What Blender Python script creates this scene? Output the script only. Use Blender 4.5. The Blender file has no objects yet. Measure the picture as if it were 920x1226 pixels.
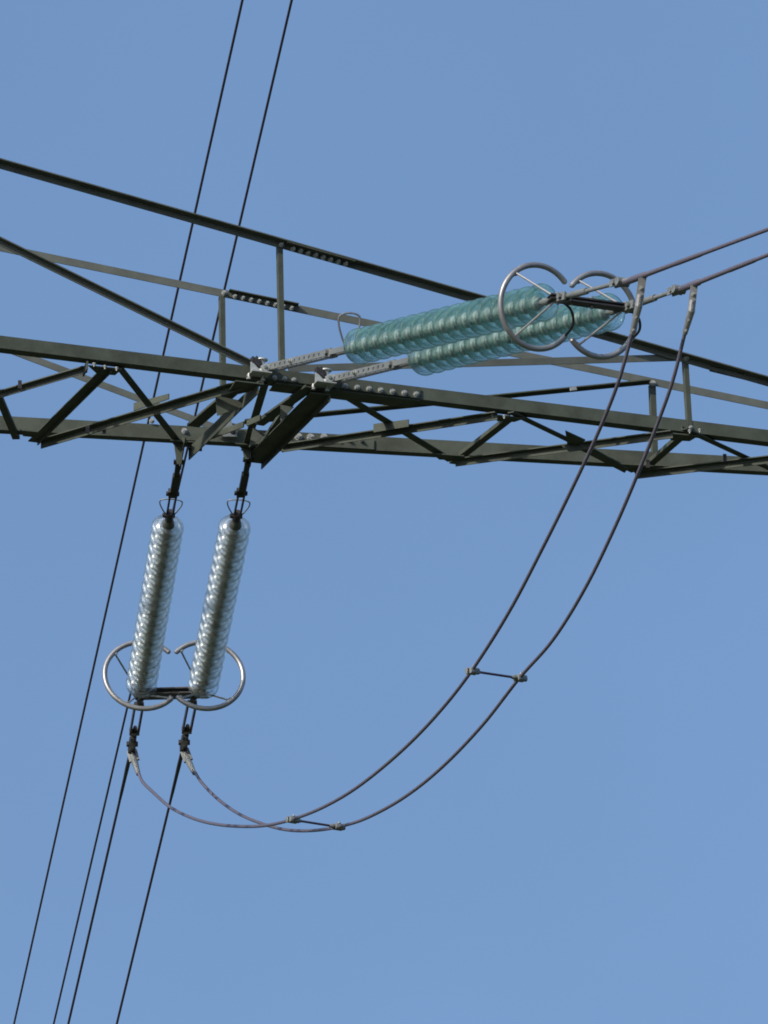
import bpy, bmesh, math, random
from mathutils import Vector, Matrix
random.seed(7)
C = bpy.context.scene.collection
sc = bpy.context.scene

# ------------------------------------------------------------------ camera
EL = math.radians(18.6)          # the camera looks up at this angle
F = 8500.0                       # focal length in photo pixels (920 x 1226)
EYE = Vector((0, 0, 1.6))
FW = Vector((0, math.cos(EL), math.sin(EL)))
UP = Vector((0, -math.sin(EL), math.cos(EL)))
RT = Vector((1, 0, 0))
cam_d = bpy.data.cameras.new('camera')
cam = bpy.data.objects.new('camera', cam_d); C.objects.link(cam)
cam.location = EYE
cam.rotation_euler = (math.pi/2 + EL, 0, 0)
cam_d.sensor_fit = 'VERTICAL'; cam_d.sensor_height = 24.0
cam_d.lens = 24.0 * F / 1226.0
cam_d.clip_start = 0.5; cam_d.clip_end = 6000
sc.camera = cam

# ------------------------------------------------------------------ light
SUN = Vector((-0.60, -0.62, 0.52)).normalized()       # towards the sun
world = bpy.data.worlds.new('World'); sc.world = world
world.use_nodes = True
nt = world.node_tree
bg = nt.nodes['Background']
sky = nt.nodes.new('ShaderNodeTexSky'); sky.sky_type = 'NISHITA'
sky.sun_disc = False
sky.sun_elevation = math.asin(SUN.z)
sky.sun_rotation = math.atan2(SUN.x, SUN.y)
sky.air_density = 0.95; sky.dust_density = 1.8; sky.ozone_density = 4.1
stc = nt.nodes.new('ShaderNodeTexCoord'); smp = nt.nodes.new('ShaderNodeMapping')   # evens the sky's fall-off towards the zenith
smp.inputs['Scale'].default_value = (1, 1, 0.34); smp.inputs['Location'].default_value = (0, 0, 0.215)
nt.links.new(stc.outputs['Generated'], smp.inputs['Vector']); nt.links.new(smp.outputs['Vector'], sky.inputs['Vector'])
sno = nt.nodes.new('ShaderNodeTexNoise'); sno.inputs['Scale'].default_value = 14; sno.inputs['Detail'].default_value = 3   # faint high haze
nt.links.new(stc.outputs['Generated'], sno.inputs['Vector'])
smr = nt.nodes.new('ShaderNodeMapRange'); smr.inputs['From Min'].default_value = 0.3; smr.inputs['From Max'].default_value = 0.7
smr.inputs['To Min'].default_value = 0.975; smr.inputs['To Max'].default_value = 1.025
nt.links.new(sno.outputs['Fac'], smr.inputs['Value'])
svm = nt.nodes.new('ShaderNodeVectorMath'); svm.operation = 'SCALE'
nt.links.new(sky.outputs[0], svm.inputs[0]); nt.links.new(smr.outputs['Result'], svm.inputs['Scale'])
nt.links.new(svm.outputs['Vector'], bg.inputs[0]); bg.inputs[1].default_value = 0.144
sun_d = bpy.data.lights.new('sun', 'SUN'); sun_d.energy = 3.6; sun_d.angle = math.radians(0.5)
sun_d.color = (1.0, 0.95, 0.88)
sun = bpy.data.objects.new('sun', sun_d); C.objects.link(sun)
sun.rotation_euler = (-SUN).to_track_quat('-Z', 'Y').to_euler()
sun.location = (0, 0, 80)
sc.view_settings.view_transform = 'Standard'; sc.view_settings.look = 'None'
sc.view_settings.exposure = 0.0; sc.view_settings.gamma = 1.0
sc.render.engine = 'CYCLES'; sc.cycles.filter_width = 1.8
cy = sc.cycles
cy.max_bounces = 24; cy.transmission_bounces = 24; cy.glossy_bounces = 8; cy.transparent_max_bounces = 64
cy.caustics_refractive = True

# ------------------------------------------------------------------ surveying helpers
def P(px, py, d):                 # the place seen at a photo pixel, d metres deep
    return EYE + (FW + RT*((px-460)/F) + UP*((613-py)/F))*d
def ray(px, py): return FW + RT*((px-460)/F) + UP*((613-py)/F)
def on(px, py, p0, n):            # the place seen at a photo pixel on the plane through p0
    r = ray(px, py); return EYE + r*((p0-EYE).dot(n)/r.dot(n))
Z = Vector((0, 0, 1))
H = 21.35                         # height of the arm's bottom plane
def onz(px, py, z=H): return on(px, py, Vector((0, 0, z)), Z)

# ------------------------------------------------------------------ materials
def mat(name, col, rough=0.5, metal=0.0, col2=None, scale=8.0, bump=0.0, spec=0.5):
    m = bpy.data.materials.new(name); m.use_nodes = True
    n = m.node_tree; b = n.nodes['Principled BSDF']
    b.inputs['Roughness'].default_value = rough; b.inputs['Metallic'].default_value = metal
    b.inputs['Specular IOR Level'].default_value = spec
    tc = n.nodes.new('ShaderNodeTexCoord')
    no = n.nodes.new('ShaderNodeTexNoise'); no.inputs['Scale'].default_value = scale
    no.inputs['Detail'].default_value = 6; no.inputs['Roughness'].default_value = 0.65
    n.links.new(tc.outputs['Object'], no.inputs['Vector'])
    cr = n.nodes.new('ShaderNodeValToRGB')
    cr.color_ramp.elements[0].position = 0.32; cr.color_ramp.elements[1].position = 0.68
    c2 = col2 or tuple(c*0.7 for c in col)
    cr.color_ramp.elements[0].color = (*c2, 1); cr.color_ramp.elements[1].color = (*col, 1)
    n.links.new(no.outputs['Fac'], cr.inputs['Fac']); n.links.new(cr.outputs['Color'], b.inputs['Base Color'])
    if bump:
        bp = n.nodes.new('ShaderNodeBump'); bp.inputs['Strength'].default_value = bump
        bp.inputs['Distance'].default_value = 0.004
        n2 = n.nodes.new('ShaderNodeTexNoise'); n2.inputs['Scale'].default_value = scale*8
        n.links.new(tc.outputs['Object'], n2.inputs['Vector'])
        n.links.new(n2.outputs['Fac'], bp.inputs['Height']); n.links.new(bp.outputs['Normal'], b.inputs['Normal'])
    return m
M_STEEL = mat('green_grey_tower_paint', (0.092, 0.103, 0.078), 0.6, 0, (0.055, 0.060, 0.046), 4, 0.25, 0.10)
M_STEEL2 = mat('faded_tower_paint', (0.118, 0.128, 0.110), 0.65, 0, (0.085, 0.092, 0.080), 5, 0.15, 0.08)
M_GALV = mat('galvanised_steel', (0.25, 0.26, 0.24), 0.5, 0.4, (0.16, 0.165, 0.15), 7, 0.08)
M_BRKT = mat('bright_galvanised_steel', (0.48, 0.50, 0.46), 0.5, 0.25, (0.34, 0.35, 0.32), 10, 0.3)
M_BOLT = mat('zinc_bolt', (0.46, 0.47, 0.43), 0.45, 0.3, (0.20, 0.19, 0.17), 30)
M_DARK = mat('weathered_dark_steel', (0.07, 0.062, 0.06), 0.5, 0.5, (0.04, 0.034, 0.032), 18, 0.3)
M_WIRE = mat('weathered_aluminium_conductor', (0.112, 0.090, 0.125), 0.55, 0.5, (0.098, 0.078, 0.11), 25)
M_JUMP = mat('aluminium_jumper_conductor', (0.165, 0.145, 0.172), 0.5, 0.5, (0.145, 0.127, 0.152), 25)
M_RING = mat('grey_aluminium_tube', (0.40, 0.39, 0.37), 0.42, 0.65, (0.24, 0.23, 0.22), 5, 0.2)
M_CAP = mat('malleable_iron_cap', (0.60, 0.62, 0.62), 0.5, 0.2, (0.30, 0.31, 0.31), 30, 0.3)
M_GRASS = mat('meadow', (0.045, 0.055, 0.022), 0.95, 0, (0.022, 0.032, 0.012), 0.15)

def glass(name, tint, dust_glow, rough, dust_glow_f, fr=0.55, translucent=False, ior=1.5):
    m = bpy.data.materials.new(name); m.use_nodes = True
    n = m.node_tree; n.nodes.clear(); L = n.links.new
    out = n.nodes.new('ShaderNodeOutputMaterial')
    tr = n.nodes.new('ShaderNodeBsdfTransparent'); tr.inputs[0].default_value = (*tint, 1)
    rf = n.nodes.new('ShaderNodeBsdfRefraction'); rf.inputs[0].default_value = (*tint, 1)
    rf.inputs['Roughness'].default_value = 0.03; rf.inputs['IOR'].default_value = 1.5
    gl = n.nodes.new('ShaderNodeBsdfGlossy'); gl.inputs['Roughness'].default_value = rough
    df = n.nodes.new('ShaderNodeBsdfTranslucent' if translucent else 'ShaderNodeBsdfDiffuse'); df.inputs[0].default_value = (*dust_glow, 1)  # dust film on the clear glass, painted inner glow on the teal
    fn = n.nodes.new('ShaderNodeFresnel'); fn.inputs[0].default_value = 1.5
    ge = n.nodes.new('ShaderNodeNewGeometry'); mi = n.nodes.new('ShaderNodeMapRange')   # the same reflectance going in and coming out
    mi.inputs['To Min'].default_value = ior; mi.inputs['To Max'].default_value = 1/ior
    L(ge.outputs['Backfacing'], mi.inputs['Value']); L(mi.outputs['Result'], fn.inputs['IOR'])
    m1 = n.nodes.new('ShaderNodeMixShader'); m1.inputs[0].default_value = fr
    L(tr.outputs[0], m1.inputs[1]); L(rf.outputs[0], m1.inputs[2])
    no = n.nodes.new('ShaderNodeTexNoise'); no.inputs['Scale'].default_value = 14
    tc = n.nodes.new('ShaderNodeTexCoord'); L(tc.outputs['Object'], no.inputs['Vector'])
    mu = n.nodes.new('ShaderNodeMath'); mu.operation = 'MULTIPLY'; mu.inputs[1].default_value = dust_glow_f*2
    L(no.outputs['Fac'], mu.inputs[0])
    m2 = n.nodes.new('ShaderNodeMixShader'); L(mu.outputs[0], m2.inputs[0])
    L(m1.outputs[0], m2.inputs[1]); L(df.outputs[0], m2.inputs[2])
    m3 = n.nodes.new('ShaderNodeMixShader'); L(fn.outputs[0], m3.inputs[0])
    L(m2.outputs[0], m3.inputs[1]); L(gl.outputs[0], m3.inputs[2])
    L(m3.outputs[0], out.inputs[0])
    return m
M_TEAL = glass('teal_toughened_glass', (0.905, 0.992, 0.952), (0.52, 0.96, 0.84), 0.07, 0.085, 0.46, True, 1.7)  # translucent teal colour stands in for sunlight refracted inside the discs
M_CLEAR = glass('clear_greenish_toughened_glass', (0.94, 0.965, 0.945), (0.66, 0.70, 0.65), 0.25, 0.025, 0.38, False, 1.85)

# ------------------------------------------------------------------ mesh helpers
def link(name, me, m, parent=None, loc=None):
    o = bpy.data.objects.new(name, me); C.objects.link(o)
    if m is not None and not me.materials: me.materials.append(m)
    if parent is not None: o.parent = parent
    return o
def build(name, bm, m, parent, origin, smooth=False):
    """bmesh in world coordinates -> one object whose origin sits at `origin`, under a parent at the world origin chain"""
    bmesh.ops.recalc_face_normals(bm, faces=bm.faces)
    me = bpy.data.meshes.new(name)
    bmesh.ops.translate(bm, verts=bm.verts, vec=-origin)
    bm.to_mesh(me); bm.free()
    if smooth:
        for p in me.polygons: p.use_smooth = True
        me.set_sharp_from_angle(angle=math.radians(40))
    o = link(name, me, m)
    base = WORLD.get(parent.name, Vector()) if parent is not None else Vector()
    o.location = origin - base
    if parent is not None: o.parent = parent
    WORLD[o.name] = origin.copy()
    return o
WORLD = {}
def thing(name, label, cat, loc, group=None):
    o = bpy.data.objects.new(name, None); C.objects.link(o)
    o.location = loc; o.empty_display_size = 0.2
    o['label'] = label; o['category'] = cat
    if group: o['group'] = group
    WORLD[o.name] = Vector(loc)
    return o
def tag(o, label, cat, group=None):
    o['label'] = label; o['category'] = cat
    if group: o['group'] = group
    return o

def frame(ax, hint=Z):
    ax = ax.normalized(); a = hint - ax*hint.dot(ax)
    if a.length < 1e-4: a = Vector((1, 0, 0)) - ax*ax.x
    a.normalize(); return ax, a, ax.cross(a)
def prism(bm, p0, p1, poly, a, b, taper=None):
    """extrude a polygon given in (a,b) coordinates from p0 to p1"""
    v0 = [bm.verts.new(p0 + a*x + b*y) for x, y in poly]
    v1 = [bm.verts.new(p1 + a*x + b*y) for x, y in (taper or poly)]
    n = len(poly)
    for i in range(n): bm.faces.new((v0[i], v0[(i+1) % n], v1[(i+1) % n], v1[i]))
    bm.faces.new(v0[::-1]); bm.faces.new(v1)
def circ(r, n=12, ph=0.0): return [(r*math.cos(2*math.pi*i/n+ph), r*math.sin(2*math.pi*i/n+ph)) for i in range(n)]
def rod(bm, p0, p1, r, n=12, r1=None):
    ax, a, b = frame(p1-p0); prism(bm, p0, p1, circ(r, n), a, b, circ(r1 if r1 else r, n))
def bar(bm, p0, p1, w, h, hint=Z):      # w along side direction, h along hint
    ax, a, b = frame(p1-p0, hint)
    prism(bm, p0, p1, [(-h/2, -w/2), (h/2, -w/2), (h/2, w/2), (-h/2, w/2)], a, b)
def tube(bm, pts, r, n=10):
    """swept tube with parallel-transport frames; r a number or a list"""
    pts = [Vector(p) for p in pts]; rings = []; a = None
    for i, p in enumerate(pts):
        t = (pts[min(i+1, len(pts)-1)] - pts[max(i-1, 0)]).normalized()
        if a is None: _, a, b = frame(t)
        a = (a - t*a.dot(t)).normalized(); b = t.cross(a)
        ri = r[i] if isinstance(r, (list, tuple)) else r
        rings.append([bm.verts.new(p + (a*math.cos(2*math.pi*k/n) + b*math.sin(2*math.pi*k/n))*ri) for k in range(n)])
    for i in range(len(rings)-1):
        for k in range(n):
            bm.faces.new((rings[i][k], rings[i][(k+1) % n], rings[i+1][(k+1) % n], rings[i+1][k]))
    bm.faces.new(rings[0][::-1]); bm.faces.new(rings[-1])
def lathe(prof, n=40, close=False):
    bm = bmesh.new(); rings = []
    for r, z in prof:
        rings.append([bm.verts.new((r*math.cos(2*math.pi*k/n), r*math.sin(2*math.pi*k/n), z)) for k in range(n)])
    m = len(rings)
    for i in range(m if close else m-1):
        A, B = rings[i], rings[(i+1) % m]
        for k in range(n): bm.faces.new((A[k], A[(k+1) % n], B[(k+1) % n], B[k]))
    if not close:
        bm.faces.new(rings[0]); bm.faces.new(rings[-1][::-1])
    bmesh.ops.recalc_face_normals(bm, faces=bm.faces)
    me = bpy.data.meshes.new('lathe'); bm.to_mesh(me); bm.free()
    for p in me.polygons: p.use_smooth = True
    return me
def smooth_pts(pts, k=8):
    out = []; pts = [Vector(p) for p in pts]
    for i in range(len(pts)-1):
        p0 = pts[i-1] if i else pts[0]*2-pts[1]; p1 = pts[i]; p2 = pts[i+1]
        p3 = pts[i+2] if i+2 < len(pts) else pts[-1]*2-pts[-2]
        for j in range(k):
            t = j/k
            out.append(0.5*((2*p1) + (p2-p0)*t + (2*p0-5*p1+4*p2-p3)*t*t + (3*p1-p0-3*p2+p3)*t**3))
    out.append(pts[-1]); return out
def bolt_bm(bm, p, n, r=0.018, h=0.022):
    """hexagon head on a washer with the bolt's end showing"""
    ax, a, b = frame(n)
    prism(bm, p, p+n*0.004, circ(r*1.35, 12), a, b)
    prism(bm, p+n*0.004, p+n*h, circ(r, 6), a, b)
    prism(bm, p+n*h, p+n*(h+0.012), circ(r*0.5, 8), a, b)
def bolt(parent, p, n, r=0.018, h=0.022, m=None):
    bm = bmesh.new(); bolt_bm(bm, p, n, r, h); return build('bolt', bm, m or M_BOLT, parent, p)

# ------------------------------------------------------------------ ground
bm = bmesh.new()
for q in ((-3000, -3000), (3000, -3000), (3000, 3000), (-3000, 3000)): bm.verts.new((q[0], q[1], 0))
bm.faces.new(bm.verts)
g = build('ground', bm, M_GRASS, None, Vector((0, 0, 0))); g['kind'] = 'structure'

# ================================================================== THE CROSSARM
arm = thing('pylon_crossarm', 'dark green grey steel lattice crossarm of a power pylon, running across the whole picture',
            'pylon crossarm', (0, 58, H))
A0, A1 = onz(0, 416.5), onz(920, 529.0)
B0, B1 = onz(0, 514.5), onz(920, 564.8)
dA = (A1-A0).normalized(); dB = (B1-B0).normalized()
nA = dA.cross(Z).normalized(); nB = dB.cross(Z).normalized()       # horizontal, towards the camera side
if nA.y > 0: nA = -nA
if nB.y > 0: nB = -nB
def faceA(px, py, off=0.0): return on(px, py, A0 + nA*off, nA)     # on the near vertical face
def faceB(px, py, off=0.0): return on(px, py, B0 + nB*off, nB)
T10, T11 = faceA(0, 194.5), faceA(920, 455.6)
T20, T21 = faceB(0, 291.5), faceB(920, 481.0)
def ext(p, q, a, b): d = (q-p); return p - d*a, q + d*b
def ang_bm(bm, p0, p1, n1, w1, n2, w2, t=0.010):
    ax = (p1-p0).normalized()
    n1 = (n1-ax*n1.dot(ax)).normalized(); n2 = (n2-ax*n2.dot(ax)-n1*n2.dot(n1)).normalized()
    prism(bm, p0, p1, [(0, 0), (w1, 0), (w1, t), (t, t), (t, w2), (0, w2)], n1, n2)
def angle(name, p0, p1, n1, w1, n2, w2, m=M_STEEL, parent=arm, t=0.010):
    bm = bmesh.new(); ang_bm(bm, p0, p1, n1, w1, n2, w2, t)
    return build(name, bm, m, parent, (p0+p1)/2)
def plate(name, pts, thick, n, m=M_STEEL, parent=arm):
    """flat plate: outline points, thickness along n"""
    bm = bmesh.new(); v0 = [bm.verts.new(p) for p in pts]; v1 = [bm.verts.new(p+n*thick) for p in pts]
    k = len(pts); bm.faces.new(v0[::-1]); bm.faces.new(v1)
    for i in range(k): bm.faces.new((v0[i], v0[(i+1) % k], v1[(i+1) % k], v1[i]))
    c = sum(pts, Vector())/k
    return build(name, bm, m, parent, c)

EA = (1.0, 0.42)
chA = angle('lower_chord', *ext(A0, A1, *EA), Z, 0.108, -nA, 0.115)
chB = angle('lower_chord', *ext(B0, B1, *EA), Z, 0.125, -nB, 0.10)
chT1 = angle('upper_chord', *ext(T10, T11, *EA), -Z, 0.055, nA, 0.092, M_STEEL2)
chT2 = angle('upper_chord', *ext(T20, T21, *EA), -Z, 0.066, -nB, 0.07, M_STEEL2)
# tip plate where the four chords come together
tipA = A1+(A1-A0)*0.42; tipT = T11+(T11-T10)*0.42; tipB = B1+(B1-B0)*0.42; tipU = T21+(T21-T20)*0.42
plate('tip_plate', [tipA, tipB, tipB+dB*0.35, tipA+dA*0.35], -0.012, Z)
plate('tip_plate', [tipA, tipA+dA*0.35, tipT+dA*0.2, tipT], 0.012, nA)

# ---- face bracing (near face: A-T1, far face: B-T2)
def upward(p0, p1): return Z
angle('diagonal_brace', faceA(-446, 68, -.012), faceA(312, 440, -.012), -Z, 0.050, nA, 0.062, M_STEEL2)
angle('diagonal_brace', faceA(345, 437, -.012), faceA(822, 423.5, -.012), -Z, 0.060, -nA, 0.05, M_STEEL2)
angle('diagonal_brace', faceA(850, 438, -.012), faceA(1330, 556, -.012), -Z, 0.05, nA, 0.05)
angle('diagonal_brace', faceB(-740, 131, -.012), faceB(262, 509, -.012), -Z, 0.058, -nB, 0.05, M_STEEL2)
angle('diagonal_brace', faceB(292, 505, .012), faceB(777, 457, .012), -Z, 0.025, nB, 0.075)
def strut(p0, p1, side, w=0.055, m=M_STEEL):
    s = dA if side > 0 else -dA
    return angle('vertical_strut', p0, p1, s, w, -nA, 0.05, m, t=0.006)
strut(faceA(333, 293, .004), faceA(336, 446, .004), 1, .044)
strut(faceB(264, 354, .004), faceB(266, 508, .004), 1, .044)
strut(faceA(819, 430, .004), faceA(824, 510, .004), 1, .042)
strut(faceB(779, 460, .004), faceB(782, 548, .004), 1, .050)
strut(faceA(-150, 156, .004), faceA(-152, 398, .004), 1, .050)

# ---- bracing of the bottom plane, seen from below
def brace(x0, y0, x1, y1, w, v, s=1, vd=-1, dz=0.0, m=M_STEEL, t=0.009):
    """corner line between two photo pixels on the bottom plane; flat flange w to side s (+1 nearer), upright flange v down/up"""
    p0, p1 = onz(x0, y0, H+dz), onz(x1, y1, H+dz)
    n = (p1-p0).normalized().cross(Z)
    if n.y*s > 0: n = -n
    return angle('lattice_brace', p0, p1, Z*vd, v, n, w, m, t=t)
DZ = -0.013
brace(-30, 398, 24, 526, .062, .03, -1, 1, DZ)
brace(105, 440, -110, 503, .060, .045, 1, -1, DZ-.011, M_STEEL2)
brace(134, 442, 46, 529, .090, .032, 1, -1, DZ-.022)
brace(139, 441, 214, 536, .062, .030, 1, 1, DZ)
brace(50, 529, 292, 458, .070, .062, 1, -1, DZ-.034)
brace(309, 456, 226, 536, .050, .110, -1, -1, DZ-.046)
brace(276, 465, 224, 510, .110, .02, -1, 1, DZ-.02)
brace(322, 461, 298, 540, .065, .03, 1, 1, DZ-.01)
brace(366, 463, 303, 508, .10, .02, -1, 1, DZ-.03)
brace(348, 478, 306, 540, .060, .03, -1, 1, DZ-.011)
brace(396, 472, 314, 554, .175, .06, 1, -1, DZ-.05)
brace(396, 468, 536, 553, .075, .035, 1, 1, DZ)
brace(338, 534, 596, 495, .060, .058, 1, -1, DZ-.03)
brace(610, 499, 538, 555, .070, .035, -1, 1, DZ)
brace(608, 495, 756, 566, .062, .035, 1, 1, DZ-.012)
brace(546, 551, 806, 517, .055, .058, 1, -1, DZ-.03)
brace(817, 519, 762, 567, .070, .035, -1, 1, DZ)
brace(816, 515, 926, 566, .062, .035, 1, 1, DZ-.012)
brace(761, 566, 1010, 537, .055, .058, 1, -1, DZ-.03)
brace(1000, 541, 930, 571, .070, .035, -1, 1, DZ)
brace(-60, 410, -150, 503, .10, .03, -1, -1, DZ-.02)
brace(-330, 378, -160, 504, .06, .03, 1, 1, DZ)
brace(-345, 378, -420, 490, .10, .03, -1, -1, DZ-.02)
brace(-700, 333, -430, 490, .06, .03, 1, 1, DZ)
# short packing pieces and gusset plates
def zplate(pts, dz, th=-0.010, m=M_STEEL): return plate('gusset_plate', [onz(x, y, H+dz) for x, y in pts], th, Z, m)
def vplate(pts, base, n, off, th=0.010, m=M_STEEL):
    return plate('gusset_plate', [on(x, y, base+n*off, n) for x, y in pts], th, n, m)
nD = (onz(300, 462)-onz(190, 492)).cross(Z).normalized()
if nD.y > 0: nD = -nD
pD = onz(190, 492, H-.05)
vplate([(161, 483), (203, 471.5), (203, 478), (161, 492)], pD, nD, 0.02)
vplate([(193, 485), (240, 475), (233, 482), (193, 493)], pD, nD, 0.05)
nE = (onz(590, 497)-onz(345, 537)).cross(Z).normalized()
if nE.y > 0: nE = -nE
pE = onz(450, 515, H-.05)
vplate([(448, 508), (490, 502.5), (490, 511), (448, 518)], pE, nE, 0.03)
zplate([(677, 515), (701, 526), (690, 536), (680, 535)], -.06)
vplate([(672, 534), (700, 529), (714, 536), (682, 541)], onz(690, 535, H-.08), nB, 0, m=M_STEEL2)
zplate([(686, 533), (712, 537), (752, 560), (748, 565)], -.07)
zplate([(106, 437), (146, 441), (138, 448), (116, 446)], -.030)
zplate([(586, 495), (628, 500), (616, 504), (596, 503)], -.032)
zplate([(796, 517), (836, 521), (826, 527), (804, 526)], -.032)
zplate([(204, 526), (240, 529), (226, 534), (210, 533)], -.032)
zplate([(24, 514), (58, 517), (50, 523), (28, 521)], -.032)
zplate([(518, 542), (556, 545), (546, 550), (526, 549)], -.032)
zplate([(738, 554), (784, 557), (770, 562), (748, 561)], -.032)
zplate([(282, 455), (316, 459), (298, 468), (270, 474)], -.085)
vplate([(258, 474), (288, 480), (290, 488), (260, 498)], onz(270, 478, H-.09), nB, 0.0)
vplate([(336, 485), (352, 488), (336, 505)], onz(340, 490, H-.10), nB, 0.0, m=M_STEEL2)
vplate([(303, 512), (318, 521), (298, 536)], onz(305, 520, H-.10), nB, 0.0, m=M_STEEL2)
zplate([(282, 530), (346, 535), (322, 545), (302, 545)], -.036)
vplate([(212, 524), (222, 524), (216, 558), (213, 556)], onz(214, 536), dB, 0.0)
plate('gusset_plate', [faceB(208, 528), faceB(222, 529), faceB(217, 556), faceB(212, 556)], .012, nB, M_STEEL)
plate('gusset_plate', [faceB(289, 533), faceB(302, 534), faceB(298, 550), faceB(293, 550)], .012, nB, M_STEEL)
# little light cleats bolted over the crossing braces
def cleat(x0, y0, x1, y1, w, z=-.10, m=M_STEEL):
    bm = bmesh.new(); bar(bm, onz(x0, y0, H+z), onz(x1, y1, H+z), .012, w); return build('cleat', bm, m, arm, onz(x0, y0, H+z))
cleat(296, 507, 312, 500, .05); cleat(307, 507, 318, 497, .03)
cleat(105, 437, 100, 446, .07, -.06); cleat(238, 528, 292, 508, .05, -.08)
# knots of dark bolts on the light braces
for (x, y, c) in ((24, 461, 'a'), (105, 515, 'a'), (125, 515, 'b'), (240, 536, 'b'), (776, 556, 'b'), (868, 549, 'a')):
    bm = bmesh.new(); p = onz(x, y, H-.10); bar(bm, p+Z*.04, p-Z*.03, .03, .012, nB); build('cleat', bm, M_DARK, arm, p)

# ---- splices with their bolts
sp = angle('splice_plate', faceA(302, 452.0, .010), faceA(503, 477.5, .010), Z, 0.095, nA, 0.012, M_STEEL, t=.008)
bm = bmesh.new()
for k in range(7):
    x = 413.5 + k*14.1; y = 462.6 + k*1.6
    bolt(sp, faceA(x, y, .018), nA, .019, .026)
for x, y in ((329, 452.5), (341, 453.8), (352, 455)): bolt(sp, faceA(x, y, .018), nA, .017, .02)
pl = plate('splice_plate', [A0+dA*((faceA(x, 450)-A0).dot(dA)) - nA*o - Z*.003 for x, o in ((330, 0.0), (503, 0.0), (506, .10), (497, .20), (332, .20))], -.012, Z)
sp = angle('splice_plate', faceB(325, 531.5, .010), faceB(448, 538.5, .010), Z, 0.095, nB, 0.012, M_STEEL, t=.008)
for x, y, r in ((344, 521.5, .016), (357.5, 523, .026), (372, 523.7, .026), (388, 523.2, .024), (404, 526.5, .015), (418, 527.5, .015), (433, 528.5, .015)):
    bolt(sp, faceB(x, y, .018), nB, r, .026, M_BOLT if r > .02 else M_STEEL2)
def lerp(a, b, t): return a + (b-a)*t
def tl1(x): return 194.5 + (455.6-194.5)*x/920
def tl2(x): return 291.5 + (481.0-291.5)*x/920
sp = angle('splice_plate', faceA(341, tl1(341)+1.6, .012), faceA(422, tl1(422)+1.6, .012), -Z, 0.035, nA, 0.085, t=.008)
for k in range(8):
    x = 351 + k*9.0; bolt(sp, faceA(x, tl1(x)+4.2, .020), nA, .017, .026)
bolt(chT1, faceA(337, tl1(337)+3.0, .016), nA, .017, .02)
sp = angle('splice_plate', faceB(274, tl2(274)+0.6, .003), faceB(357, tl2(357)+0.6, .003), -Z, 0.052, nB, 0.062, M_STEEL, t=.008)
for k in range(8):
    x = 281.5 + k*9.7; bolt(sp, faceB(x, tl2(x)+5.6, .012), nB, .015, .024)
bolt(chT2, faceB(268.5, tl2(268)+4, .012), nB, .018, .02)
for (x, y) in ((113, 433), (126, 436), (140, 438), (604, 495.5), (590, 494), (838, 512), (826, 513)):
    bolt(chA, onz(x, y+2, H-.046), -Z, .013, .016)
for (x, y) in ((822, 428.5), (813, 424)): bolt(chT1, faceA(x, y, .016), nA, .02, .022)
bolt(chT2, faceB(782, 459, .016), nB, .020, .022)
bolt(chA, faceA(827, 512, .008), nA, .014, .02)
bolt(chB, faceB(221, 516, .004), nB, .02, .02); bolt(chB, faceB(182, 504, .01), nB, .018, .02)
bm = bmesh.new(); bar(bm, faceA(683, 466, 0), faceA(690, 465, 0), .02, .03); build('cleat', bm, M_BOLT, arm, faceA(686, 465))
# light galvanised bracket on the far chord between the hangers
bm = bmesh.new(); q = lambda x, y, o=.06: faceB(x, y, o)
br = plate('mounting_bracket', [q(254, 514), q(266, 504), q(283, 508), q(284, 523), q(268, 523)], .010, nB, M_GALV)
bm = bmesh.new(); bar(bm, q(273, 497, .1), q(275, 512, .1), .05, .012, nB); build('mounting_bracket', bm, M_GALV, arm, q(274, 505))
bolt(br, q(279, 517, .07), nB, .018, .02, M_DARK)

# ================================================================== GLASS DISCS (one set of shared meshes)
PITCH = 0.17
glass_prof = [(.040, -.004), (.056, -.002), (.080, .006), (.104, .019), (.124, .036), (.136, .050), (.1405, .060), (.1405, .074), (.1375, .079),
              (.1340, .076), (.1325, .062), (.124, .051), (.110, .045), (.098, .041), (.092, .064),
              (.086, .066), (.080, .036), (.064, .030), (.058, .056), (.052, .056), (.046, .028), (.030, .028), (.030, -.004)]
cap_prof = [(.010, -.098), (.026, -.098), (.034, -.092), (.036, -.070), (.042, -.052), (.049, -.034), (.052, -.012), (.055, .000),
            (.055, .006), (.040, .007), (.034, .026), (.028, .030), (.012, .032), (.011, .070), (.018, .078), (.010, .084)]
me_teal = lathe(glass_prof, 48, True); me_teal.materials.append(M_TEAL)
me_clear = me_teal.copy(); me_clear.materials.clear(); me_clear.materials.append(M_CLEAR)
me_cap = lathe(cap_prof, 24); me_cap.materials.append(M_CAP)
M_CAPD = mat('dark_malleable_iron_cap', (0.17, 0.175, 0.15), 0.5, 0.4, (0.08, 0.08, 0.07), 30, 0.3)
me_capd = me_cap.copy(); me_capd.materials.clear(); me_capd.materials.append(M_CAPD)

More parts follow.
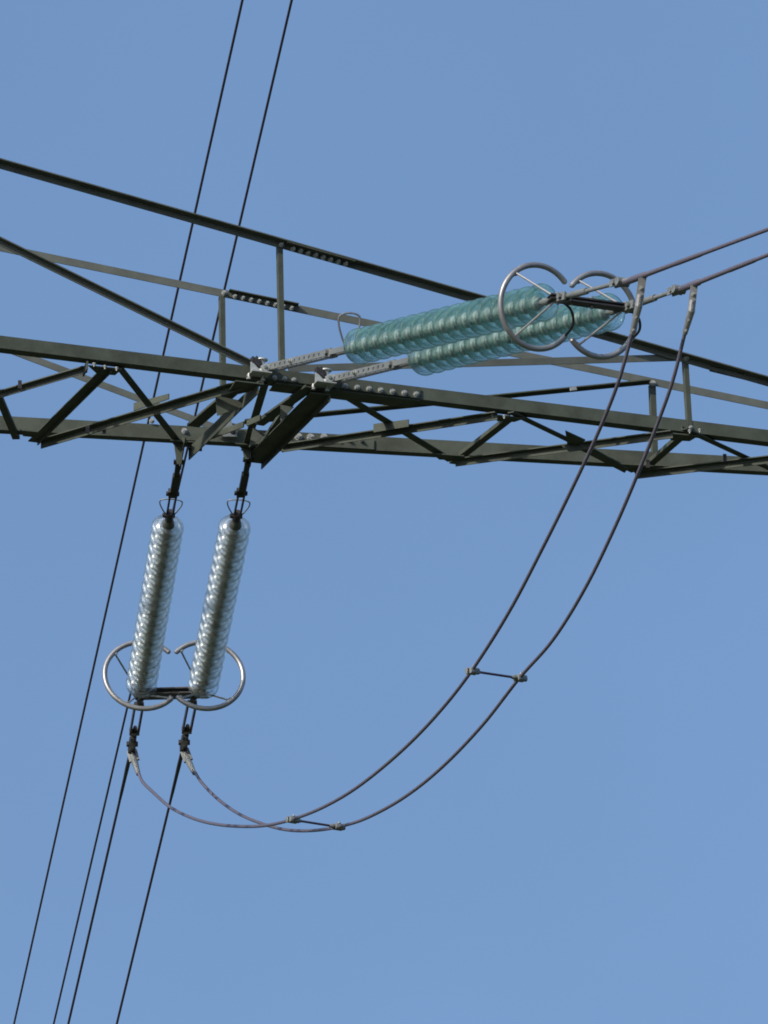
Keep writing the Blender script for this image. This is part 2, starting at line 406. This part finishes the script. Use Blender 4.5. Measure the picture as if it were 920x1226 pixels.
def axis_quat(ax): return ax.to_track_quat('Z', 'Y')
def discs(root, S, ax, s_first, n, me_g, k=1.0):
    base = WORLD[root.name]
    for i in range(n):
        o = link('insulator_disc', me_g, None, root)
        o.location = S + ax*(s_first+i*PITCH*k) - base; o.scale = (k*1.01, k*1.01, k)
        o.rotation_mode = 'QUATERNION'; o.rotation_quaternion = axis_quat(ax)
        o.rotation_quaternion = o.rotation_quaternion @ Matrix.Rotation(random.uniform(0, 6.28), 4, 'Z').to_quaternion()
        tilt = Matrix.Rotation(random.gauss(0, .016), 4, Vector((random.uniform(-1, 1), random.uniform(-1, 1), 0)).normalized()).to_quaternion()
        o.rotation_quaternion = o.rotation_quaternion @ tilt
        c = link('metal_cap', me_cap if me_g is me_teal else me_capd, None, o)
def clevis(root, p, ax, m=M_DARK, w=.07, l=.10):
    bm = bmesh.new(); _, a, b = frame(ax)
    for s in (-1, 1): bar(bm, p-ax*l/2+b*s*w*.32, p+ax*l/2+b*s*w*.32, .014, w*.8, a)
    rod(bm, p-b*w*.62, p+b*w*.62, .014, 8); rod(bm, p-b*w*.72, p-b*w*.5, .024, 6); rod(bm, p+b*w*.5, p+b*w*.72, .024, 6)
    return build('clevis', bm, m, root, p)
def slotted_bar(root, p0, p1, w, n, off, m=M_GALV, hint=Z):
    """flat adjusting bar pierced by a row of slots"""
    ax, a, b = frame(p1-p0, hint); L = (p1-p0).length; bm = bmesh.new(); t = .010
    for s in (-1, 1): bar(bm, p0+b*off+a*s*w*.35, p1+b*off+a*s*w*.35, t, w*.30, a)
    step = L/n
    for i in range(n+1):
        c = p0+b*off+ax*(i*step); wd = step*.66
        lo = c-ax*wd/2; hi = c+ax*wd/2
        bar(bm, lo, hi, t*.98, w*.485, a)
    return build('slotted_link', bm, m, root, p0)
def horn(root, p, ax, side, up, L=.21, W=.105, r=.0085):
    """racquet shaped arcing horn loop standing off the first cap"""
    pts = [(0, 0), (.16, .30), (.62, .62), (.90, .66), (1.0, .40), (1.03, 0), (1.0, -.40), (.90, -.66), (.62, -.62), (.16, -.30), (0, -.02)]
    pts = smooth_pts([p + up*(L*x*1.0) + side*(W*y*1.5) for x, y in pts], 5)
    bm = bmesh.new(); tube(bm, pts, r, 8); return build('arcing_horn', bm, M_RING, root, p, True)

# ================================================================== NEAR (TEAL) STRINGS
def near_string(Sx, Sy, Ex, Ey, s_first, label):
    S = faceA(Sx, Sy, .07); dS = (S-EYE).dot(FW)
    E = P(Ex, Ey, dS-3.98); ax = (E-S).normalized(); L = (E-S).length
    root = thing('insulator_string', label, 'insulator', S, 'glass insulator strings')
    _, a, b = frame(ax)
    s1 = s_first-.12
    for o in (-.035, .035): slotted_bar(root, S+ax*.0, S+ax*(s1-.30), .056, 12, o)
    clevis(root, S+ax*(s1-.30), ax, M_GALV, .085, .10)
    bm = bmesh.new()
    for o in (-.03, .03): bar(bm, S+ax*(s1-.34)+b*o, S+ax*(s1-.02)+b*o, .012, .045, a)
    build('link_plate', bm, M_GALV, root, S+ax*(s1-.3))
    for t in (.4,): bolt(root, S+ax*(s1-.3)*t+b*(.042), b, .018, .02); bolt(root, S+ax*(s1-.3)*t-b*(.042), -b, .018, .02)
    discs(root, S, ax, s_first, 17, me_teal, 1.055)
    e0 = s_first+16*PITCH*1.055+.06
    bm = bmesh.new(); rod(bm, S+ax*e0, S+ax*(e0+.06), .022); rod(bm, S+ax*(e0+.05), S+ax*(e0+.12), .032, 12, .028)
    bar(bm, S+ax*(e0+.10), S+ax*(L), .05, .022, a)
    build('socket_eye', bm, M_GALV, root, S+ax*e0)
    return root, S, E, ax
n1, S1, E1, ax1 = near_string(326, 440, 668, 357.5, 1.42, 'left-hand teal glass insulator string, nearer the viewer, slanting up to the right')
n2, S2, E2, ax2 = near_string(403, 454, 750, 368.5, 1.40, 'right-hand teal glass insulator string, partly hidden behind the other teal one')
def screen_dirs(ax, depth_ref=None):
    """unit directions square to the string that look right-ward and up-ward from the viewer's side"""
    r = (RT-ax*RT.dot(ax)).normalized(); u = ax.cross(r); u = u if u.dot(UP) > 0 else -u
    return r, u
def at_px(p, px): return px/F*((p-EYE).dot(FW))
for root, S, ax, sf in ((n1, S1, ax1, 1.42), (n2, S2, ax2, 1.40)):
    base = S+ax*(sf-.12)
    up = (UP*1.0 + RT*0.02 + FW*-.15).normalized(); side = (RT*1.0+FW*.2-up*(RT+FW*.2).dot(up)).normalized()
    horn(root, base, ax, side, up, .285, .088)

# attachment brackets on the near chord
def bracket(px, py, label):
    p = faceA(px, py, .012)
    root = thing('attachment_bracket', label, 'bracket', p, 'galvanised brackets on the near lower chord')
    K = .0068
    def at(x, y, o): return p + dA*(x*K) + Z*(-y*K*1.06) + nA*o          # x right, y down in units of 7 mm, o off the chord face
    plate('cheek_plate', [at(-13, -3, .09), at(-13, 9, .09), at(2, 9, .09), at(-9, -1, .09)], .012, nA, M_BRKT, root)
    plate('cheek_plate', [at(6, 4, .015), at(6, 9, .015), at(12, 9, .015), at(12, -2, .015), at(9, -4, .015)], .012, nA, M_BRKT, root)
    bm = bmesh.new(); bar(bm, at(-13, 9.3, .07), at(12, 9.3, .07), .15, .010, Z); build('base_plate', bm, M_BRKT, root, p)
    bm = bmesh.new(); prism(bm, at(-10, -4, .02), at(-1, 2, .02), [(0, 0), (.07, 0), (.07, .05), (0, .05)], nA, Z)
    prism(bm, at(-5, -7, .03), at(2, 0, .03), [(0, 0), (.06, 0), (.06, .035), (0, .035)], nA, Z)
    build('fork', bm, M_DARK, root, p)
    bm = bmesh.new(); c = at(3, 0, .06)
    prism(bm, at(3, 6, .06), at(3, -8, .06), circ(.026, 14), dA, nA)
    prism(bm, at(3, -8, .06), at(3, -9.4, .06), circ(.050, 18), dA, nA)
    prism(bm, at(3, -9.4, .06), at(3, -11, .06), circ(.022, 6), dA, nA)
    build('pivot_pin', bm, M_BRKT, root, p, True)
    bm = bmesh.new(); prism(bm, at(6, 2, .075), at(6, 2, .105), circ(.034, 16), dA, Z)
    bar(bm, at(6, 1, .08), at(19, -1.5, .08), .03, .05, Z)
    eye = build('swivel_eye', bm, M_BRKT, root, p, True); bolt(eye, at(6, 2, .105), nA, .013, .014, M_GALV)
    for x in (-13, 5):
        bm = bmesh.new(); rod(bm, at(x, 9, .05), at(x, 16, .05), .010, 8); rod(bm, at(x, 13.5, .05), at(x, 16, .05), .019, 6); build('bolt', bm, M_BOLT, root, at(x, 9, .05))
    return root
bracket(308, 442, 'left galvanised bracket where the first teal string meets the crossarm')
bracket(385, 454.5, 'right galvanised bracket where the second teal string meets the crossarm')

# ================================================================== FAR (CLEAR) STRINGS
def far_string(Sx, Sy, Ex, Ey, s_first, label):
    S = onz(Sx, Sy, H-.10); dS = (S-EYE).dot(FW)
    E = P(Ex, Ey, dS+3.45); ax = (E-S).normalized(); L = (E-S).length
    root = thing('insulator_string', label, 'insulator', S, 'glass insulator strings')
    _, a, b = frame(ax)
    clevis(root, S+ax*.06, ax, M_DARK, .06, .16)
    m0 = s_first-.12
    bm = bmesh.new(); bar(bm, S+ax*.10, S+ax*(m0*.50), .045, .03, a)
    bar(bm, S+ax*(m0*.28), S+ax*(m0*.60), .062, .04, a)
    build('link_plate', bm, M_DARK, root, S+ax*.1)
    bm = bmesh.new(); c = S+ax*(m0*.60); bar(bm, c-b*.062, c+b*.05, .04, .022, a); bar(bm, c-b*.02-ax*.06, c-b*.01+ax*.04, .06, .04, a)
    build('cross_clevis', bm, M_DARK, root, c)
    for s in (-1, 1):
        bm = bmesh.new(); bar(bm, c+b*s*.026, S+ax*(m0-.02)+b*s*.026, .014, .035, a); build('link_strap', bm, M_DARK, root, c)
    bm = bmesh.new(); e = S+ax*(m0-.03); rod(bm, e-ax*.05, e+ax*.10, .036, 12); bar(bm, e-b*.050, e+b*.044, .04, .03, a); rod(bm, e-b*.062, e-b*.044, .022, 8)
    build('socket_clevis', bm, M_DARK, root, e, True)
    discs(root, S, ax, s_first, 17, me_clear)
    e0 = s_first+16*PITCH+.06
    bm = bmesh.new(); rod(bm, S+ax*e0, S+ax*(e0+.05), .022); rod(bm, S+ax*(e0+.04), E, .034, 12, .03)
    build('socket_eye', bm, M_DARK, root, S+ax*e0)
    hb = S+ax*(m0-.02); up = (-ax*.9+UP*.30).normalized(); side = (RT-up*RT.dot(up)).normalized()
    horn(root, hb, ax, side, up, .20, .095, .006)
    return root, S, E, ax
f1, G1, K1, bx1 = far_string(215, 549, 167.5, 831, 1.09, 'left clear glass insulator string, glinting in the sun, hanging below the crossarm')
f2, G2, K2, bx2 = far_string(298.5, 546, 242.0, 829, 1.14, 'right clear glass insulator string with a dark core, hanging below the crossarm')

# ================================================================== ARCING RINGS
def ring(center, ax, gap_dir, hub, label, R=.342, r=.023, g0=40, g1=40, arms=(125, 232), curved=None, kx=1.0, cs=1):
    """open tube ring square to the string; gap_dir +1 opens to screen right; angles count from screen right, counter-clockwise"""
    root = thing('arcing_ring', label, 'ring', center, 'open arcing rings round the insulator ends')
    e1, e2 = screen_dirs(ax)
    def pt(deg, rr=R):
        t = math.radians(deg); c = math.cos(t)*gap_dir
        return center + e1*(rr*kx*c) + e2*(rr*math.sin(t))
    bm = bmesh.new(); pts = [pt(g0+(360-g0-g1)*i/64) for i in range(65)]
    tube(bm, [pts[0]+(pts[0]-pts[1]).normalized()*.012]+pts+[pts[-1]+(pts[-1]-pts[-2]).normalized()*.012], [r*.55]+[r]*65+[r*.55], 14)
    build('ring_tube', bm, M_RING, root, center, True)
    for a in arms:
        bm = bmesh.new(); p = pt(a); tube(bm, [p, lerp(p, hub, .5), hub], .0085, 8)
        rod(bm, p-(p-center).normalized()*.03, p, .016, 8)
        build('support_arm', bm, M_RING, root, p, True)
    if curved is not None:
        p = pt(curved); out = (p-center)
        pts = smooth_pts([hub, lerp(hub, p, .25)+e1*cs*.10, lerp(hub, p, .65)+e1*cs*.10, p], 6)
        bm = bmesh.new(); tube(bm, pts, .011, 8); build('support_arm', bm, M_DARK, root, p, True)
    return root
rc1 = E1-ax1*.36; rc2 = E2-ax2*.36
ring(rc1+RT*.025-UP*.02, ax1, 1, E1, 'left upper arcing ring around the near end of the first teal string', R=.328, arms=(128, 230), curved=-42)
ring(rc2-RT*.02-UP*.01, ax2, -1, E2, 'right upper arcing ring at the end of the teal strings, beside the jumper clamp', R=.328, arms=(53, -52), curved=214)
ring(K1-bx1*.34, bx1, 1, K1, 'left lower arcing ring around the foot of the clear glass strings', arms=(140, 245, 320), g0=48)
ring(K2-bx2*.31-RT*.002, bx2, -1, K2, 'right lower arcing ring, open to the left, around the foot of the clear strings', arms=(48, 226, 312), g1=45)

# ================================================================== YOKE PLATES
def yoke(p, q, label, m=M_DARK, over=.07, gap=.05, h=.075, up=Z):
    root = thing('yoke_plate', label, 'yoke plate', lerp(p, q, .5), 'yoke plates tying string pairs')
    ax, a, b = frame(q-p, up)
    for s in (-1, 1):
        bm = bmesh.new(); c0 = p-ax*over+a*(s*gap/2); c1 = q+ax*over+a*(s*gap/2)
        prism(bm, c0, c1, [(-.006, -h*.5), (.006, -h*.5), (.006, h*.5), (-.006, h*.5)], a, b)
        build('side_plate', bm, m, root, c0)
    for c in (p, q, lerp(p, q, .5)):
        bm = bmesh.new(); rod(bm, c-a*(gap/2+.03), c+a*(gap/2+.03), .013, 8); rod(bm, c+a*(gap/2+.008), c+a*(gap/2+.03), .024, 6)
        build('pin', bm, M_GALV, root, c)
    return root
yoke(E1, E2, 'dark upper yoke plate joining the near ends of the teal strings', gap=.030, h=.10)
yoke(K1, K2, 'dark double lower yoke plate joining the feet of the clear glass strings', gap=.045, h=.19, over=.05)

# ================================================================== CONDUCTORS
def sag_on(p, d, length, n, flat):
    """continue a wire beyond the frame: it flattens out and rises again as a hung cable does"""
    h = Vector((d.x, d.y, 0)); hl = h.length; h.normalize(); s = d.z/hl; out = []
    for i in range(1, n+1):
        x = length*i/n; out.append(p + h*x + Z*(s*x + max(0, -s)*x*x/(2*flat)))
    return out
def dOf(p): return (p-EYE).dot(FW)

# far pair, starting below the lower yoke and running away to the next pylon
def far_conductor(K, cx, cy_, ex, ey, label):
    d0 = dOf(K); a = P(cx, cy_, d0+1.25); b = P(ex, ey, d0+6.9); d = (b-a).normalized()
    root = thing('line_conductor', label, 'power line', K, 'live conductors leaving the insulator strings')
    pts = [a] + [lerp(a, b, t/6) for t in range(1, 7)] + sag_on(b, d, 240, 40, 130)
    bm = bmesh.new(); tube(bm, pts, .0125, 10); build('wire', bm, M_WIRE, root, a, True)
    bm = bmesh.new(); tube(bm, [a-d*.10, a+d*.35, a+d*.55, a+d*.9, a+d*1.1], [.018, .020, .017, .0155, .0125], 12)
    build('compression_sleeve', bm, M_DARK, root, a, True)
    ax, u, v = frame(a-K); L = (a-K).length; w = RT
    bm = bmesh.new(); rod(bm, K, K+ax*.16, .045, 12, .022); rod(bm, K+ax*.15, K+ax*.24, .02, 8)
    bar(bm, K+ax*.20-RT*.04, K+ax*.20+RT*.04, .05, .04); build('clevis', bm, M_DARK, root, K, True)
    for s in (-1, 1):
        bm = bmesh.new(); bar(bm, K+ax*.20+RT*s*.036, K+ax*(L*.66)+RT*s*.036, .016, .05, UP); build('link_strap', bm, M_DARK, root, K)
    bm = bmesh.new(); c = K+ax*(L*.64); bar(bm, c-RT*.045, c+RT*.045, .07, .05); rod(bm, c-ax*.12, c+ax*.12, .018, 8)
    rod(bm, c+ax*.10, c+ax*.2, .03, 10); build('clevis', bm, M_DARK, root, c, True)
    c = K+ax*(L*.86); bm = bmesh.new(); bar(bm, c-ax*.11, c+ax*.16, .062, .06, UP); rod(bm, c-RT*.052, c+RT*.052, .018, 8)
    rod(bm, c-RT*.052, c-RT*.032, .026, 6); rod(bm, c+RT*.032, c+RT*.052, .026, 6)
    build('clamp_body', bm, M_DARK, root, c)
    return a, d, c
ca1, cd1, cb1 = far_conductor(K1+RT*.008-UP*.02, 157, 900, 82, 1226, 'left far conductor, starting under the left clear string and running down out of the picture')
ca2, cd2, cb2 = far_conductor(K2-RT*.072-UP*.02, 219, 898, 140, 1226, 'rightmost conductor running down out of the picture from under the right clear string')

# near pair, coming over towards the viewer and out to the right
def near_conductor(E, mx, my, ex, ey, label, dm=1.0):
    d0 = dOf(E); lat = (mx-(460+(E-EYE).dot(RT)/d0*F))/F*d0
    m = P(mx, my, d0-lat*1.75); lat2 = (ex-mx)/F*dOf(m); e = P(ex, ey, dOf(m)-lat2*1.80)
    root = thing('line_conductor', label, 'power line', E, 'live conductors leaving the insulator strings')
    d = (e-m).normalized()
    bm = bmesh.new(); tube(bm, [m-d*.1] + [lerp(m, e, t/6) for t in range(1, 7)] + sag_on(e, d, 90, 30, 150), .0155, 10)
    build('wire', bm, M_JUMP, root, m, True)
    bm = bmesh.new(); tube(bm, [m-d*.30, m-d*.28, m+d*.10, m+d*.12, m+d*.55, m+d*.60, m+d*.95, m+d*1.0], [.016, .026, .026, .0195, .0175, .0195, .0185, .0155], 12)
    build('compression_sleeve', bm, M_JUMP, root, m, True)
    ax, u, v = frame(m-E); L = (m-E).length
    bm = bmesh.new(); rod(bm, E, E+ax*.12, .036, 12, .03); rod(bm, E+ax*.10, E+ax*(L*.72), .017, 10)
    rod(bm, E+ax*.22, E+ax*.45, .027, 10); build('tie_rod', bm, M_GALV, root, E, True)
    clevis(root, E+ax*.10, ax, M_GALV, .08, .12); clevis(root, E+ax*(L*.74), ax, M_GALV, .07, .14)
    bm = bmesh.new(); q = E+ax*(L*.80); rod(bm, q, m-d*.05, .022, 10); rod(bm, q-v*.05, q+v*.05, .032, 10); rod(bm, m-d*.25-v*.045, m-d*.25+v*.045, .028, 8)
    build('clamp_body', bm, M_GALV, root, q, True)
    return m, d
m1, md1 = near_conductor(E1, 765, 332, 920, 274.5, 'upper of the two conductors leaving the picture on the right')
m2, md2 = near_conductor(E2, 829, 341, 920, 305, 'lower of the two conductors leaving the picture on the right')

# ================================================================== JUMPER CABLES
def jumper(near, far, px, label, lugn, lugf, r=.0145):
    """near/far: end places; px: photo course between them, hung in the upright plane through both ends"""
    n = (far-near).cross(Z).normalized()
    pts = [on(x, y, near, n) for x, y in px]
    root = thing('jumper_cable', label, 'jumper cable', near, 'jumper cables looping under the crossarm')
    cur = smooth_pts(pts, 8)
    bm = bmesh.new(); tube(bm, cur, r, 10); build('cable', bm, M_JUMP, root, near, True)
    for end, (x0, y0, w0, x1, y1, xm, ym), mtl in (('n', lugn, M_GALV), ('f', lugf, M_GALV)):
        p = on(x0, y0, near, n); q = on(x1, y1, near, n); c = on(xm, ym, near, n)
        ax, a, b = frame(c-p, -FW)
        lug = bmesh.new(); bar(lug, p-ax*.02, lerp(p, c, .8), w0, .018, -FW)
        tube(lug, [lerp(p, c, .55), c, lerp(c, q, .5), q], [.026, .030, .025, .020], 12)
        lo = build('terminal_lug', lug, M_GALV if end == 'f' else M_RING, root, p)
        for t in ((.30, .62, .92) if end == 'n' else (.35, .8)): bolt(lo, lerp(p, c, t)+a*.009, a, .014, .014)
        for t in (.4, .85): bolt(lo, lerp(c, q, t)+a*.020, a, .010, .008)
    return n, near
j1n, j1p = jumper(m1, ca1,
    [(757, 400), (741, 456), (719, 512), (690, 575), (651, 654), (610, 732), (565, 803), (524, 855), (480, 900),
     (430, 941), (388, 966), (350, 981), (320, 988), (292, 989.5), (260, 987), (232, 980), (205, 967), (184, 949), (171, 936), (166, 925)],
    'left jumper cable, looping from the upper right conductor round to the left clamp',
    (769, 336, .060, 757, 400, 765, 366), (158.5, 900, .095, 166, 927, 162, 914))
j2n, j2p = jumper(m2, ca2,
    [(820, 400), (806, 455), (788, 506), (766, 562), (737, 630), (702, 702), (663, 765), (622, 812), (578, 868), (530, 918),
     (485, 954), (440, 979), (405, 990), (372, 994.5), (340, 993), (308, 984), (282, 972), (258, 954), (241, 936), (234, 925)],
    'right jumper cable, looping from the lower right conductor round to the right clamp',
    (831, 344, .055, 820, 400, 828, 372), (221.5, 899, .085, 233, 926, 227, 914))

# spacers between the jumpers
def spacer(x0, y0, x1, y1, label):
    p = on(x0, y0, j1p, j1n); q = on(x1, y1, j2p, j2n)
    root = thing('jumper_spacer', label, 'spacer', lerp(p, q, .5), 'spacers between the jumper cables')
    ax, a, b = frame(q-p)
    bm = bmesh.new(); rod(bm, p, q, .0105, 10); build('spacer_rod', bm, M_WIRE, root, p, True)
    for c, s in ((p, 1), (q, -1)):
        bm = bmesh.new()
        prism(bm, c-ax*.050, c+ax*.050, [(-.026, -.024), (-.016, -.034), (.016, -.034), (.026, -.024), (.026, -.004), (-.026, -.004)], a, b,)
        prism(bm, c-ax*.040, c+ax*.058, [(-.026, .004), (.026, .004), (.026, .024), (.016, .034), (-.016, .034), (-.026, .024)], a, b,)
        rod(bm, c+ax*s*.05, c+ax*s*.095, .022, 10, .013)
        bmesh.ops.bevel(bm, geom=bm.edges[:], offset=.004, segments=1, affect='EDGES')
        cl = build('spacer_clamp', bm, M_GALV, root, c, True)
        bolt(cl, c+a*.028+b*.02, a, .010, .008)
    return root
spacer(565.5, 803.5, 622.5, 812, 'upper spacer bridging the two jumper cables half way up the loop')
spacer(350.5, 981.5, 405, 990, 'lower spacer bridging the two jumper cables near the bottom of the loop')

# ================================================================== FAR CIRCUIT behind the crossarm
def far_wire(x0, x1, label):
    a = P(x0, 0, 63.0); b = P(x1, 1226, 84.0); d = (b-a).normalized()
    bk = [p for p in sag_on(a, Vector((-d.x, -d.y, -d.z)), 60, 16, 130)]
    pts = bk[::-1] + [lerp(a, b, t/12) for t in range(13)] + sag_on(b, d, 240, 40, 130)
    bm = bmesh.new(); tube(bm, pts, .0125, 8)
    o = build('overhead_wire', bm, M_WIRE, None, lerp(a, b, .5), True)
    tag(o, label, 'power line', 'thin wires passing behind the crossarm')
far_wire(290.5, 17.0, 'leftmost thin wire running from the top edge behind the crossarm to the bottom left')
far_wire(349.5, 64.5, 'thin wire right of its twin, passing behind the left clear insulator string')
